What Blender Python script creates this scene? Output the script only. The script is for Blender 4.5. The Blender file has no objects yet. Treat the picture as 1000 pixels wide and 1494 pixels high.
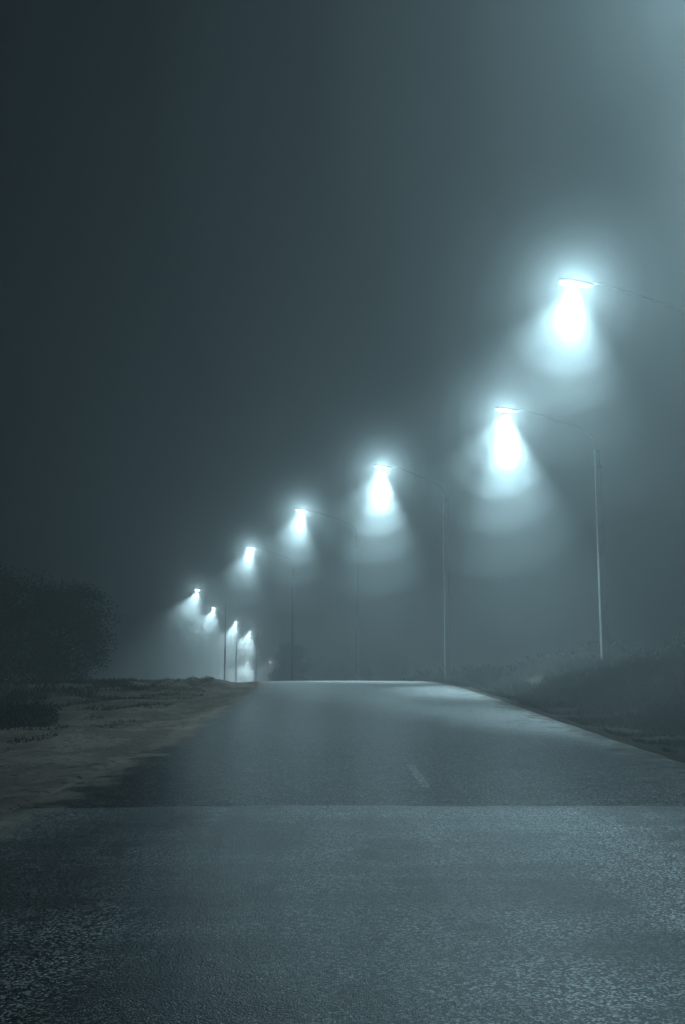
import bpy, math, random
from mathutils import Vector, noise
random.seed(7)
S=bpy.context.scene
def sm(a,b,x):
    t=max(0,min(1,(x-a)/(b-a))); return t*t*(3-2*t)
def interp(tab,x,k=1):
    if x<=tab[0][0]: return tab[0][k]
    for a,b in zip(tab,tab[1:]):
        if x<=b[0]:
            t=(x-a[0])/(b[0]-a[0])
            return a[k]*(1-t)+b[k]*t
    return tab[-1][k]
# ---------- node helper
def mat(name):
    m=bpy.data.materials.new(name); m.use_nodes=True; nt=m.node_tree; nt.nodes.clear()
    o=nt.nodes.new('ShaderNodeOutputMaterial'); return m,nt,o
class G:
    def __init__(s,nt): s.nt=nt
    def n(s,t,**k):
        nd=s.nt.nodes.new(t)
        ins=k.pop('ins',{})
        for a,b in k.items(): setattr(nd,a,b)
        for a,b in ins.items():
            if hasattr(b,'is_output'): s.nt.links.new(b,nd.inputs[a])
            else: nd.inputs[a].default_value=b
        return nd
    def math(s,op,a,b=0.0,clamp=False):
        return s.n('ShaderNodeMath',operation=op,use_clamp=clamp,ins={0:a,1:b}).outputs[0]
    def noise(s,vec,scale,detail=2,rough=.5,dist=0):
        return s.n('ShaderNodeTexNoise',ins={'Vector':vec,'Scale':scale,'Detail':detail,'Roughness':rough,'Distortion':dist}).outputs['Fac']
    def mr(s,v,a,b,c=0.,d=1.,smooth=True):
        return s.n('ShaderNodeMapRange',interpolation_type='SMOOTHSTEP' if smooth else 'LINEAR',ins={'Value':v,'From Min':a,'From Max':b,'To Min':c,'To Max':d}).outputs[0]
    def mix(s,f,a,b):
        nd=s.nt.nodes.new('ShaderNodeMix'); nd.data_type='RGBA'
        for sock,v in ((nd.inputs[0],f),(nd.inputs[6],a),(nd.inputs[7],b)):
            if hasattr(v,'is_output'): s.nt.links.new(v,sock)
            else: sock.default_value=v if not isinstance(v,tuple) else (*v,1)
        return nd.outputs[2]
    def mapv(s,vec,sc):
        return s.n('ShaderNodeMapping',ins={'Vector':vec,'Scale':sc}).outputs[0]
def simple(name,col,rough=.8,var=.3,scale=6,bump=.0,metal=0):
    m,nt,o=mat(name); g=G(nt)
    tc=g.n('ShaderNodeTexCoord').outputs['Object']
    f=g.noise(tc,scale,5,.6)
    c=g.mix(g.mr(f,.3,.7),tuple(x*(1-var) for x in col),tuple(x*(1+var) for x in col))
    b=g.n('ShaderNodeBsdfPrincipled',ins={'Base Color':c,'Roughness':rough,'Metallic':metal})
    if bump:
        bp=g.n('ShaderNodeBump',ins={'Strength':.6,'Distance':bump,'Height':g.noise(tc,scale*6,4)})
        nt.links.new(bp.outputs[0],b.inputs['Normal'])
    nt.links.new(b.outputs[0],o.inputs[0]); return m
def mesh(name,verts,faces,m=None,smooth=False,parent=None,loc=(0,0,0)):
    me=bpy.data.meshes.new(name); me.from_pydata(verts,[],faces); me.update()
    if smooth:
        me.polygons.foreach_set('use_smooth',[True]*len(me.polygons))
    ob=bpy.data.objects.new(name,me); S.collection.objects.link(ob); ob.location=loc
    if m: me.materials.append(m)
    if parent: ob.parent=parent
    return ob
# ---------- terrain
# Y, centre x, half width, z
ROAD=[(-60,.9,4.1,0),(0,.85,4.1,0),(8,.8,4.05,0.0),(14,.77,3.95,.08),(20,.7,3.85,.27),(26,.65,3.7,.5),(32,.5,3.5,.74),(36,.35,3.4,.85),(39,.05,3.35,.89),(43,-.6,3.3,.84),(50,-2.4,3.3,.55),(58,-5.2,3.3,.1),(66,-8.3,3.3,-.35),(77,-12,3.3,-.8),(88,-15.0,3.3,-1.2),(108,-17,3.3,-1.8),(125,-17,3.3,-2.7),(140,-17,3.3,-4.2),(160,-17.5,3.3,-5.8),(195,-18,3.3,-6.8),(300,-18,3.3,-7),(900,-18,3.3,-7)]
def rv(y,k):
    return (interp(ROAD,y-1.5,k)+interp(ROAD,y,k)*2+interp(ROAD,y+1.5,k))/4
def ground(x,y,cut=True):
    c=rv(y,1); h=rv(y,2); z=rv(y,3)
    d=x-c; e=abs(d)-h
    zz=z+0.0
    if e>0:
        n1=noise.noise(Vector((x*.35,y*.35,0)))*.18+noise.noise(Vector((x*1.3,y*1.3,5)))*.09+noise.noise(Vector((x*3.3,y*3.3,2)))*.04+noise.noise(Vector((x*.07,y*.07,9)))*.5*sm(4,20,e)
        zz+=n1*sm(0,1.5,e)
        if d>0: zz+= -.04*sm(0,.4,e)+ .75*sm(.8,4.2,e)*(1-.75*sm(36,40,y))*sm(6,20,y)
        else:
            zz+= -.05*sm(0,.5,e)-.08*sm(1,4,e)
            b=math.exp(-((x+5.2)**2/1.6+(y-35)**2/5))
            zz+= b*(.18+.35*noise.noise(Vector((x*2.2,y*2,1))))+.16*math.exp(-((x+4.2)**2/.25+(y-33)**2/2))
    elif cut:
        zz-=.07*sm(0,.25,-e)
    return zz
def rng(a,b,st):
    n=max(1,int(round((b-a)/st))); return [a+(b-a)*i/n for i in range(n)]
xs=[-600,-400,-250,-150,-100,-70]+rng(-50,-22,1.2)+rng(-22,-8,.5)+rng(-8,10,.16)+rng(10,30,.8)+[30,38,50,70,100,150,250,400,600]
ys=[-300,-150,-80,-40]+rng(-20,4,1.5)+rng(4,48,.3)+rng(48,100,1.0)+rng(100,220,3)+[220,240,270,300,350,420,500,600,700]
V=[(x,y,ground(x,y)) for y in ys for x in xs]; nx=len(xs)
F=[(j*nx+i,j*nx+i+1,(j+1)*nx+i+1,(j+1)*nx+i) for j in range(len(ys)-1) for i in range(nx-1)]
m,nt,o=mat('verge_soil'); g=G(nt); tc=g.n('ShaderNodeTexCoord').outputs['Object']
def soilcol(g,tc):
    a=g.noise(tc,.8,6,.65); b_=g.noise(tc,6,8,.78); c_=g.noise(tc,60,3,.6)
    sx=g.n('ShaderNodeSeparateXYZ',ins={0:tc}).outputs[0]
    left=g.mr(sx,-2,2,1,0)
    sand=g.mix(g.mr(a,.42,.58),(.38,.30,.25),(.60,.50,.42))
    soil=g.mix(g.mr(a,.4,.6),(.035,.03,.022),(.06,.052,.04))
    col=g.mix(left,soil,sand)
    col=g.mix(g.mr(b_,.52,.62,0,.8),col,(.05,.04,.035))
    col=g.mix(g.math('MULTIPLY',left,g.mr(c_,.55,.75,0,.6)),col,(.62,.55,.48))
    return col,b_,c_
col,b_,c_=soilcol(g,tc)
bs=g.n('ShaderNodeBsdfPrincipled',ins={'Base Color':col,'Roughness':.95,'Specular IOR Level':.1})
hh=g.math('ADD',g.math('MULTIPLY',b_,.8),g.math('MULTIPLY',c_,.2))
bp=g.n('ShaderNodeBump',ins={'Strength':1.,'Distance':.16,'Height':hh}); nt.links.new(bp.outputs[0],bs.inputs['Normal'])
nt.links.new(bs.outputs[0],o.inputs[0])
mesh('ground',V,F,m,True)
# ---------- road
ysr=rng(-40,4,1)+rng(4,60,.25)+rng(60,200,1.5)+[200,250,300,420]
NX=40; V=[];F=[];E=[]
for y in ysr:
    c=rv(y,1);h=rv(y,2);z=rv(y,3)
    for i in range(NX+1):
        u=-1+2*i/NX
        xe=c+u*h
        if i in(0,NX): xe+= (.3*noise.noise(Vector((y*.9,u*7,0)))+.14*noise.noise(Vector((y*4,u*7,3))))
        zz=z+.004+.03*(1-u*u)*1.0
        if i in(0,NX): zz=z-.06
        V.append((xe,y,zz)); E.append(h*(1-abs(u)))
for j in range(len(ysr)-1):
    for i in range(NX):
        k=j*(NX+1)+i; F.append((k,k+1,k+NX+2,k+NX+1))
m,nt,o=mat('asphalt'); g=G(nt); tc=g.n('ShaderNodeTexCoord').outputs['Object']
sep=g.n('ShaderNodeSeparateXYZ',ins={0:tc}); X,Y=sep.outputs[0],sep.outputs[1]
wob=g.math('ADD',g.math('MULTIPLY',g.math('SUBTRACT',g.noise(tc,.6,5,.7),.5),.35),Y)
near=g.mr(wob,9.56,9.68,1,0)
chipsN=g.n('ShaderNodeTexVoronoi',ins={'Vector':tc,'Scale':100.0})
chipsF=g.n('ShaderNodeTexVoronoi',ins={'Vector':g.mapv(tc,(1,.6,1)),'Scale':70.0})
sepc=g.n('ShaderNodeSeparateColor',ins={0:chipsN.outputs['Color']})
sepf=g.n('ShaderNodeSeparateColor',ins={0:chipsF.outputs['Color']})
rnd=sepc.outputs[0]; rnd2=sepf.outputs[1]
big=g.noise(tc,.45,5,.6); band=g.noise(g.mapv(tc,(1.1,.06,1)),1.0,3,.5); cross=g.noise(g.mapv(tc,(.15,1.6,1)),1.0,4,.6)
w=g.mr(g.math('ADD',g.math('ADD',g.math('MULTIPLY',big,.35),g.math('MULTIPLY',band,.4)),g.math('MULTIPLY',cross,.25)),.42,.58)
cn=g.mix(g.mr(rnd,.5,1.0),(.016,.018,.02),(.72,.735,.735))
cn=g.mix(g.math('MULTIPLY',w,.75),cn,(.026,.028,.03))
cf=g.mix(g.mr(rnd2,.4,1.0),(.13,.133,.136),(.56,.565,.565))  # far chips lightened, puts the lamp pools into the asphalt colour
cf=g.mix(g.mr(big,.42,.62,0,.35),cf,(.13,.132,.135))
c_shade=g.mix(g.mr(rnd2,.6,1.0),(.016,.017,.019),(.2,.205,.205))  # darker chips, shade between lamp pools painted into the colour
f_pool=g.mr(g.math('ADD',g.math('ADD',Y,g.math('MULTIPLY',X,2.2)),g.math('MULTIPLY',big,6.)),25,33,0,1)  # blend from the painted shade to the painted lamp pools
cf=g.mix(f_pool,c_shade,cf)
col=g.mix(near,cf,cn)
stain=g.math('MULTIPLY',g.mr(g.noise(tc,1.1,7,.7,.6),.55,.66),.65)
seam=g.mr(g.math('ABSOLUTE',g.math('SUBTRACT',wob,9.62)),0.,.04,1,0)
dark=g.math('MAXIMUM',stain,g.math('MULTIPLY',seam,g.mr(g.noise(tc,1.2,3),.4,.6,.1,.9)))
col=g.mix(dark,col,(.012,.012,.013))
ed=g.n('ShaderNodeAttribute',attribute_name='edge').outputs['Fac']
dn=g.noise(tc,1.6,7,.72)
dirt=g.mr(g.math('ADD',ed,g.math('MULTIPLY',g.math('SUBTRACT',dn,.5),2.6)),.15,.7,1,0)
sc,_,_=soilcol(g,tc)
col=g.mix(g.math('MULTIPLY',dirt,.85),col,sc)
rough=g.math('ADD',g.mr(rnd,0,1,.30,.58,False),g.math('MULTIPLY',dirt,.4))
spec=g.math('ADD',g.math('MULTIPLY',near,.4),g.math('ADD',g.math('MULTIPLY',f_pool,.4),.15))
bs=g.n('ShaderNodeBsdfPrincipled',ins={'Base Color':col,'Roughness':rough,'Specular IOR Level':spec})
hN=g.math('MULTIPLY',g.math('SUBTRACT',1.0,chipsN.outputs['Distance']),g.math('ADD',g.math('MULTIPLY',rnd,.9),.3))
hF=g.math('MULTIPLY',g.math('SUBTRACT',1.0,chipsF.outputs['Distance']),g.math('ADD',g.math('MULTIPLY',rnd2,.6),.3))
hgt=g.math('ADD',g.math('MULTIPLY',hN,near),g.math('MULTIPLY',hF,g.math('MULTIPLY',g.math('SUBTRACT',1.0,near),.7)))
hgt=g.math('MULTIPLY',hgt,.0034)
hgt=g.math('ADD',hgt,g.math('MULTIPLY',g.noise(tc,3,4),.008))
hgt=g.math('SUBTRACT',hgt,g.math('MULTIPLY',seam,.004))
bp=g.n('ShaderNodeBump',ins={'Strength':1.,'Distance':1.0,'Height':hgt}); nt.links.new(bp.outputs[0],bs.inputs['Normal'])
nt.links.new(bs.outputs[0],o.inputs[0])
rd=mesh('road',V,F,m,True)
at=rd.data.attributes.new('edge','FLOAT','POINT'); at.data.foreach_set('value',E)
# lane markings
m,nt,o=mat('worn_paint'); g=G(nt); tc=g.n('ShaderNodeTexCoord').outputs['Object']
wn=g.noise(tc,22,6,.8)
d=g.n('ShaderNodeBsdfPrincipled',ins={'Base Color':g.mix(g.mr(wn,.4,.6),(.13,.13,.13),(.42,.42,.42)),'Roughness':.6})
t=g.n('ShaderNodeBsdfTransparent'); mx=g.n('ShaderNodeMixShader',ins={0:g.mr(wn,.39,.56)})
nt.links.new(t.outputs[0],mx.inputs[1]); nt.links.new(d.outputs[0],mx.inputs[2]); nt.links.new(mx.outputs[0],o.inputs[0])
V=[];F=[]
for (a,b) in ((10.9,13.1),):
    n=8
    for i in range(n+1):
        y=a+(b-a)*i/n; x=rv(y,1)+.1
        z=rv(y,3)+.004+.03+.006
        V+= [(x-.05,y,z),(x+.05,y,z)]
        if i<n: k=len(V)-2; F.append((k,k+1,k+3,k+2))
mesh('lane_marking',V,F,m)
# ---------- street lamps
conc=simple('concrete',(.12,.12,.117),.9,.25,5,.004); steel=simple('weathered_steel',(.05,.052,.055),.85,.15,12); alu=simple('luminaire_paint',(.1,.1,.105),.6,.1,10)
m,nt,o=mat('led_lens'); g=G(nt); e=g.n('ShaderNodeEmission',ins={'Color':(.72,.95,1,1),'Strength':60.}); nt.links.new(e.outputs[0],o.inputs[0]); lens_m=m; m.cycles.emission_sampling='NONE'
def fogmat(name,dens,an=.25):
    m,nt,o=mat(name); g=G(nt)
    v=g.n('ShaderNodeVolumeScatter',ins={'Color':(.93,.98,1,1),'Density':dens,'Anisotropy':an}); nt.links.new(v.outputs[0],o.inputs['Volume']); return m
hm=[(fogmat('halo_b',.030,0.),.95),(fogmat('halo_c',.040,0.),1.4),(fogmat('halo_d',.028,0.),2.0),(fogmat('halo_e',.013,0.),2.8),(fogmat('halo_f',.006,0.),3.8)]  # added scatter shells that shape the halo round each lamp
hbig=[(fogmat('halo_g',.011,0.),2.2),(fogmat('halo_h',.013,0.),3.4),(fogmat('halo_i',.015,0.),4.8),(fogmat('halo_j',.013,0.),6.4)]  # larger added shells, widen the halo of the nearest off-frame lamp
COL=(.55,.88,1.0)
# head x, y, z, arm length, wide power, beam angle, core power, glow
LAMPS=[(6.9,1,9.3,2.8,4.4,84,0,.3),(5.0,9.6,9.3,2.8,.8,84,.5,4.8),
 (4.91,20.05,9.3,2.8,1.1,90,1.0,2.9),(5.13,30.4,9.3,2.8,1.0,88,5.4,2.7),(1.60,39.3,9.3,2.5,1.1,88,4.6,2.8),(-2.08,50.4,9.3,2.8,1.3,88,1.0,2.7),(-6.12,66.3,9.3,2.8,1.8,88,.6,2.7),
 (-12.8,88,8.25,2.5,4.5,100,0,3),(-13.9,108,7.9,2.5,6.5,100,0,3),(-12.75,120,6.94,2.5,8,100,0,3),(-12.4,135,6.4,2.5,12,100,0,3),(-14.1,150,2.4,2.5,60,140,0,4),(-11.3,158,2.6,2.5,24,110,0,3)]
PW=2500
def ring_tube(pts,rads,n):
    V=[];F=[]
    for i,(p,r) in enumerate(zip(pts,rads)):
        p=Vector(p); t=(Vector(pts[min(i+1,len(pts)-1)])-Vector(pts[max(i-1,0)])).normalized()
        a=t.cross(Vector((0,1,0)))
        if a.length<.1: a=t.cross(Vector((1,0,0)))
        a.normalize(); b=t.cross(a)
        for k in range(n):
            an=2*math.pi*(k+.5)/n
            V.append(tuple(p+a*math.cos(an)*r+b*math.sin(an)*r))
    for i in range(len(pts)-1):
        for k in range(n):
            F.append((i*n+k,i*n+(k+1)%n,(i+1)*n+(k+1)%n,(i+1)*n+k))
    F.append(tuple(range(n))[::-1]); F.append(tuple(range((len(pts)-1)*n,len(pts)*n)))
    return V,F
def ellipsoid(r,zc,zr,nu=28,nv=16,ry=None):
    ry=ry or r
    V=[(0,0,zc+zr)];F=[]
    for j in range(1,nv):
        t=math.pi*j/nv
        for k in range(nu):
            a=2*math.pi*k/nu; V.append((r*math.sin(t)*math.cos(a),ry*math.sin(t)*math.sin(a),zc+zr*math.cos(t)))
    V.append((0,0,zc-zr)); L=len(V)-1
    for k in range(nu): F.append((0,1+k,1+(k+1)%nu))
    for j in range(nv-2):
        for k in range(nu):
            a=1+j*nu+k; b=1+j*nu+(k+1)%nu; F.append((a,a+nu,b+nu,b))
    for k in range(nu): F.append((L,1+(nv-2)*nu+(k+1)%nu,1+(nv-2)*nu+k))
    return V,F
for (x,y,z,dx,pw,ang,core,glow) in LAMPS:
    px=x+dx; gz=ground(px,y)-.3
    e=bpy.data.objects.new('street_lamp',None); S.collection.objects.link(e); e.location=(px,y,gz)
    H=z-gz; far=y>80; ps=.5 if far else (.9 if y<45 else .65)
    V,F=ring_tube([(0,0,0),(0,0,H*.45),(0,0,H-1.2)],[.18*ps,.145*ps,.115*ps],4)
    p=mesh('pole',V,F,conc,False,e); bv=p.modifiers.new('b','BEVEL'); bv.width=.02; bv.segments=2
    V,F=ring_tube([(0,0,H-1.9),(0,0,H-1.0),(-.15,0,H-.72),(-.5,0,H-.5),(-dx+.7,0,H+.05),(-dx+.4,0,H+.1)],[.014]*6,10)
    mesh('arm',V,F,steel,True,e)
    V,F=ring_tube([(0,0,H-1.75),(0,0,H-1.7)],[.14*ps]*2,12); mesh('clamp',V,F,steel,False,e)
    prof=[(.40,.04,.03),(.28,.09,.04),(.0,.15,.045),(-.22,.15,.04),(-.33,.10,.03)]
    V=[];F=[]
    for (hx,w_,t_) in prof:
        for (yy,zz) in ((-w_,-.02),(w_,-.02),(w_*.8,t_),(w_*.3,t_*1.3),(-w_*.3,t_*1.3),(-w_*.8,t_)): V.append((hx,yy,zz))
    for i in range(4):
        for k in range(6): F.append((i*6+k,i*6+(k+1)%6,(i+1)*6+(k+1)%6,(i+1)*6+k))
    F.append((5,4,3,2,1,0)); F.append(tuple(range(24,30)))
    hd=mesh('luminaire',V,F,alu,False,e,(-dx,0,H+.1)); hd.rotation_euler=(0,math.radians(8),0)
    V=[];F=[];n=20; dp=4.5 if y>145 else 2. if y>80 else 1.
    for r,zz in ((1,-.022),(.9,-.022-.018*dp),(.6,-.022-.033*dp)):
        for k in range(n): V.append((-.02+.20*r*math.cos(2*math.pi*k/n),.11*r*math.sin(2*math.pi*k/n),zz))
    for i in range(2):
        for k in range(n): F.append((i*n+k,(i+1)*n+k,(i+1)*n+(k+1)%n,i*n+(k+1)%n))
    F.append(tuple(range(2*n,3*n)))
    l=mesh('lens',V,F,lens_m,True,e,(-dx,0,H+.1)); l.rotation_euler=(0,math.radians(8),0)
    def spot(nm,en,an,bl,tilt):
        L=bpy.data.lights.new(nm,'SPOT'); L.energy=en; L.color=COL; L.spot_size=math.radians(an); L.spot_blend=bl; L.shadow_soft_size=.1
        lo=bpy.data.objects.new(nm,L); S.collection.objects.link(lo); lo.parent=e; lo.location=(-dx,0,H-.04); lo.rotation_euler=(0,math.radians(tilt),0)
    spot('beam',PW*pw,ang,1.,18 if 15<y else 0)
    if core: spot('core_beam',PW*core,66,1.,-4 if 25<y<35 else 0)
    L=bpy.data.lights.new('glow','POINT'); L.energy=PW*glow*.05; L.color=COL; L.shadow_soft_size=.12; L.use_shadow=False  # added unshadowed light, stands in for multiple scattering in the fog
    lo=bpy.data.objects.new('glow',L); S.collection.objects.link(lo); lo.parent=e; lo.location=(-dx,0,H-.04)
    if 5<y<140:
        for (hmt,r) in (hbig if y<15 else hm if y<80 else hm[2:]):
            V,F=ellipsoid(r,-r*.2,r*1.2)
            h_=mesh('halo_volume',V,F,hmt,True,e,(-dx,0,H)); h_.rotation_euler=(0,math.radians(18),0)  # added ellipsoid round the head, thickens the scatter into a halo
# scatter volumes added to spread a hazy glow round the far lamps
for (r,ry,rz,dn) in ((5,20,5,.010),(8,28,7,.010),(12,38,10,.008)):
    V,F=ellipsoid(r,0,rz,ry=ry); mesh('haze_volume',V,F,fogmat('haze_volume',dn,.2),True,None,(-13.8,145,2))
# ---------- vegetation
leaf=simple('dark_foliage',(.03,.036,.027),.8,.5,2); bark=simple('bark',(.05,.045,.04),.9,.3,15,.01); dry=simple('dry_grass',(.06,.05,.034),.9,.4,1.5); dryr=simple('dark_grass',(.022,.02,.015),.9,.4,1.5)
def tree(name,x,y,h,rad,base=.15,nleaf=9000,conifer=False,lm=leaf,ls=.09):
    gz=ground(x,y)-.1
    e=bpy.data.objects.new(name,None); S.collection.objects.link(e); e.location=(x,y,gz)
    V=[];F=[]
    def add(v,f):
        k=len(V); V.extend(v); F.extend([tuple(i+k for i in q) for q in f])
    pts=[(noise.noise(Vector((x,y,t)))*.25*t,0,h*.92*t/6) for t in range(7)]
    add(*ring_tube(pts,[h*.022*(1-t/7)+.01 for t in range(7)],7))
    cl=[]
    nb=int(60 if conifer else 46)
    for i in range(nb):
        t=base+(1-base)*(i/nb)**.9; z0=h*t*(.9 if not conifer else 1)
        az=i*2.4+random.random()
        if conifer: L=rad*(1.05-t)*random.uniform(.6,1.25)+.15; dz=-.15*L
        else:
            L=rad*math.sqrt(max(.08,1-((t-.45)/.6)**2))*random.uniform(.6,1.1); dz=.35*L
        p0=Vector((0,0,z0*.85)); p1=Vector((math.cos(az)*L,math.sin(az)*L,z0*.85+dz)); pm=(p0+p1)/2+Vector((0,0,.06*L))
        add(*ring_tube([p0,pm,p1],[.03*h/6,.018*h/6,.006],5))
        for s in range(5 if not conifer else 6):
            q=p0.lerp(p1,.35+.65*s/5)+Vector((random.gauss(0,.1*L),random.gauss(0,.1*L),random.gauss(0,.08*L)))
            cl.append((q,(.22+.08*random.random())*(rad/2.2) if not conifer else .2*(rad/1.8)))
    mesh('trunk_and_limbs',V,F,bark,True,e)
    V=[];F=[]
    for i in range(nleaf):
        q,r=random.choice(cl)
        dv_=Vector((random.gauss(0,1),random.gauss(0,1),random.gauss(0,.7)))
        if dv_.length>1.8: dv_*=1.8/dv_.length
        c=q+dv_*r
        if c.z<.05: c.z=.05+random.random()*.3
        a=Vector((random.gauss(0,1),random.gauss(0,1),random.gauss(0,1))).normalized(); b=a.orthogonal().normalized()
        s=ls*random.uniform(.6,1.4); k=len(V)
        V+=[tuple(c-a*s),tuple(c+b*s*.5),tuple(c+a*s),tuple(c-b*s*.5)]; F.append((k,k+1,k+2,k+3))
    mesh('foliage',V,F,lm,False,e)
tree('leafy_tree',-11.0,39,4.6,2.3,.02,34000,ls=.04)
tree('leafy_tree',-14.6,41,5.4,2.8,.02,26000,ls=.05)
tree('leafy_tree',-18,43,6,3,.02,12000,ls=.08)
tree('shrub',-6.4,20.5,.55,.75,.0,8000,ls=.025)
tree('shrub',-7.3,21.2,.45,.6,.0,6000,ls=.025)
tree('shrub',9.6,27.5,.8,1.1,.0,7000,ls=.035)
tree('shrub',11.2,29.5,1.1,1.3,.0,7000,ls=.04)
tree('shrub',8.9,34,.7,1.0,.0,6000,ls=.035)
tree('leafy_tree',-5.6,108,7.4,2.2,.02,16000,ls=.08)
for (x,y,h,r) in ((-1.0,128,6.5,2.6),(3,132,6,2.4),(9,130,7,2.6),(16,132,6.5,2.6),(24,130,7,3),(33,132,7,3)):
    tree('spruce_tree',x,y,h,r,.02,7000,True,ls=.10)
def grass(name,n,fx,m):
    V=[];F=[]
    for i in range(n):
        x,y,hh=fx()
        z=ground(x,y)-.01
        a=random.random()*6.28; w_=.006+.004*random.random(); lx=random.gauss(0,.35)*hh; ly=random.gauss(0,.35)*hh
        c,s=math.cos(a)*w_,math.sin(a)*w_; k=len(V)
        V+=[(x-c,y-s,z),(x+c,y+s,z),(x+c*.6+lx*.4,y+s*.6+ly*.4,z+hh*.6),(x+lx,y+ly,z+hh)]
        F+=[(k,k+1,k+2),(k,k+2,k+3)]
    mesh(name,V,F,m)
def fr():
    while 1:
        y=14+random.random()**1.2*36; e=.1+abs(random.gauss(0,2.2)); x=rv(y,1)+rv(y,2)+e
        d=noise.noise(Vector((x*.9,y*.9,2)))
        if d>-.3+.2*(e<1): return x,y,(.08+.30*sm(.5,3,e))*random.uniform(.5,1.2)*(1+d)
def fl():
    while 1:
        y=16+random.random()**1.1*34; e=1.2+abs(random.gauss(0,4)); x=rv(y,1)-rv(y,2)-e
        d=noise.noise(Vector((x*.7,y*.7,2)))
        if d>.08-.2*sm(28,38,y): return x,y,(.05+.14*sm(2,6,e))*random.uniform(.5,1.3)*(1+d)
grass('verge_grass',46000,fr,dryr); grass('verge_grass',22000,fl,dry)
# ---------- fog
m=fogmat('fog',.015,.35)
A,B,Zl,Zh=-750,750,-30,110
V=[(x,y,z) for z in(Zl,Zh) for y in(A,B) for x in(A,B)]
F=[(0,2,3,1),(4,5,7,6),(0,1,5,4),(2,6,7,3),(0,4,6,2),(1,3,7,5)]
mesh('fog',V,F,m)
# ---------- world
w=bpy.data.worlds.new('World'); S.world=w; w.use_nodes=True; nt=w.node_tree
bg=nt.nodes['Background']; bg.inputs[0].default_value=(.3,.72,1,1); bg.inputs[1].default_value=.0003
# ---------- camera
c=bpy.data.cameras.new('cam'); c.lens=35; c.sensor_fit='VERTICAL'; c.sensor_height=36; c.clip_end=3000
co=bpy.data.objects.new('camera',c); S.collection.objects.link(co); co.location=(0,0,1.3); co.rotation_euler=(math.radians(90+9.05),0,0); S.camera=co
S.view_settings.view_transform='Standard'; S.view_settings.look='None'; S.view_settings.exposure=0
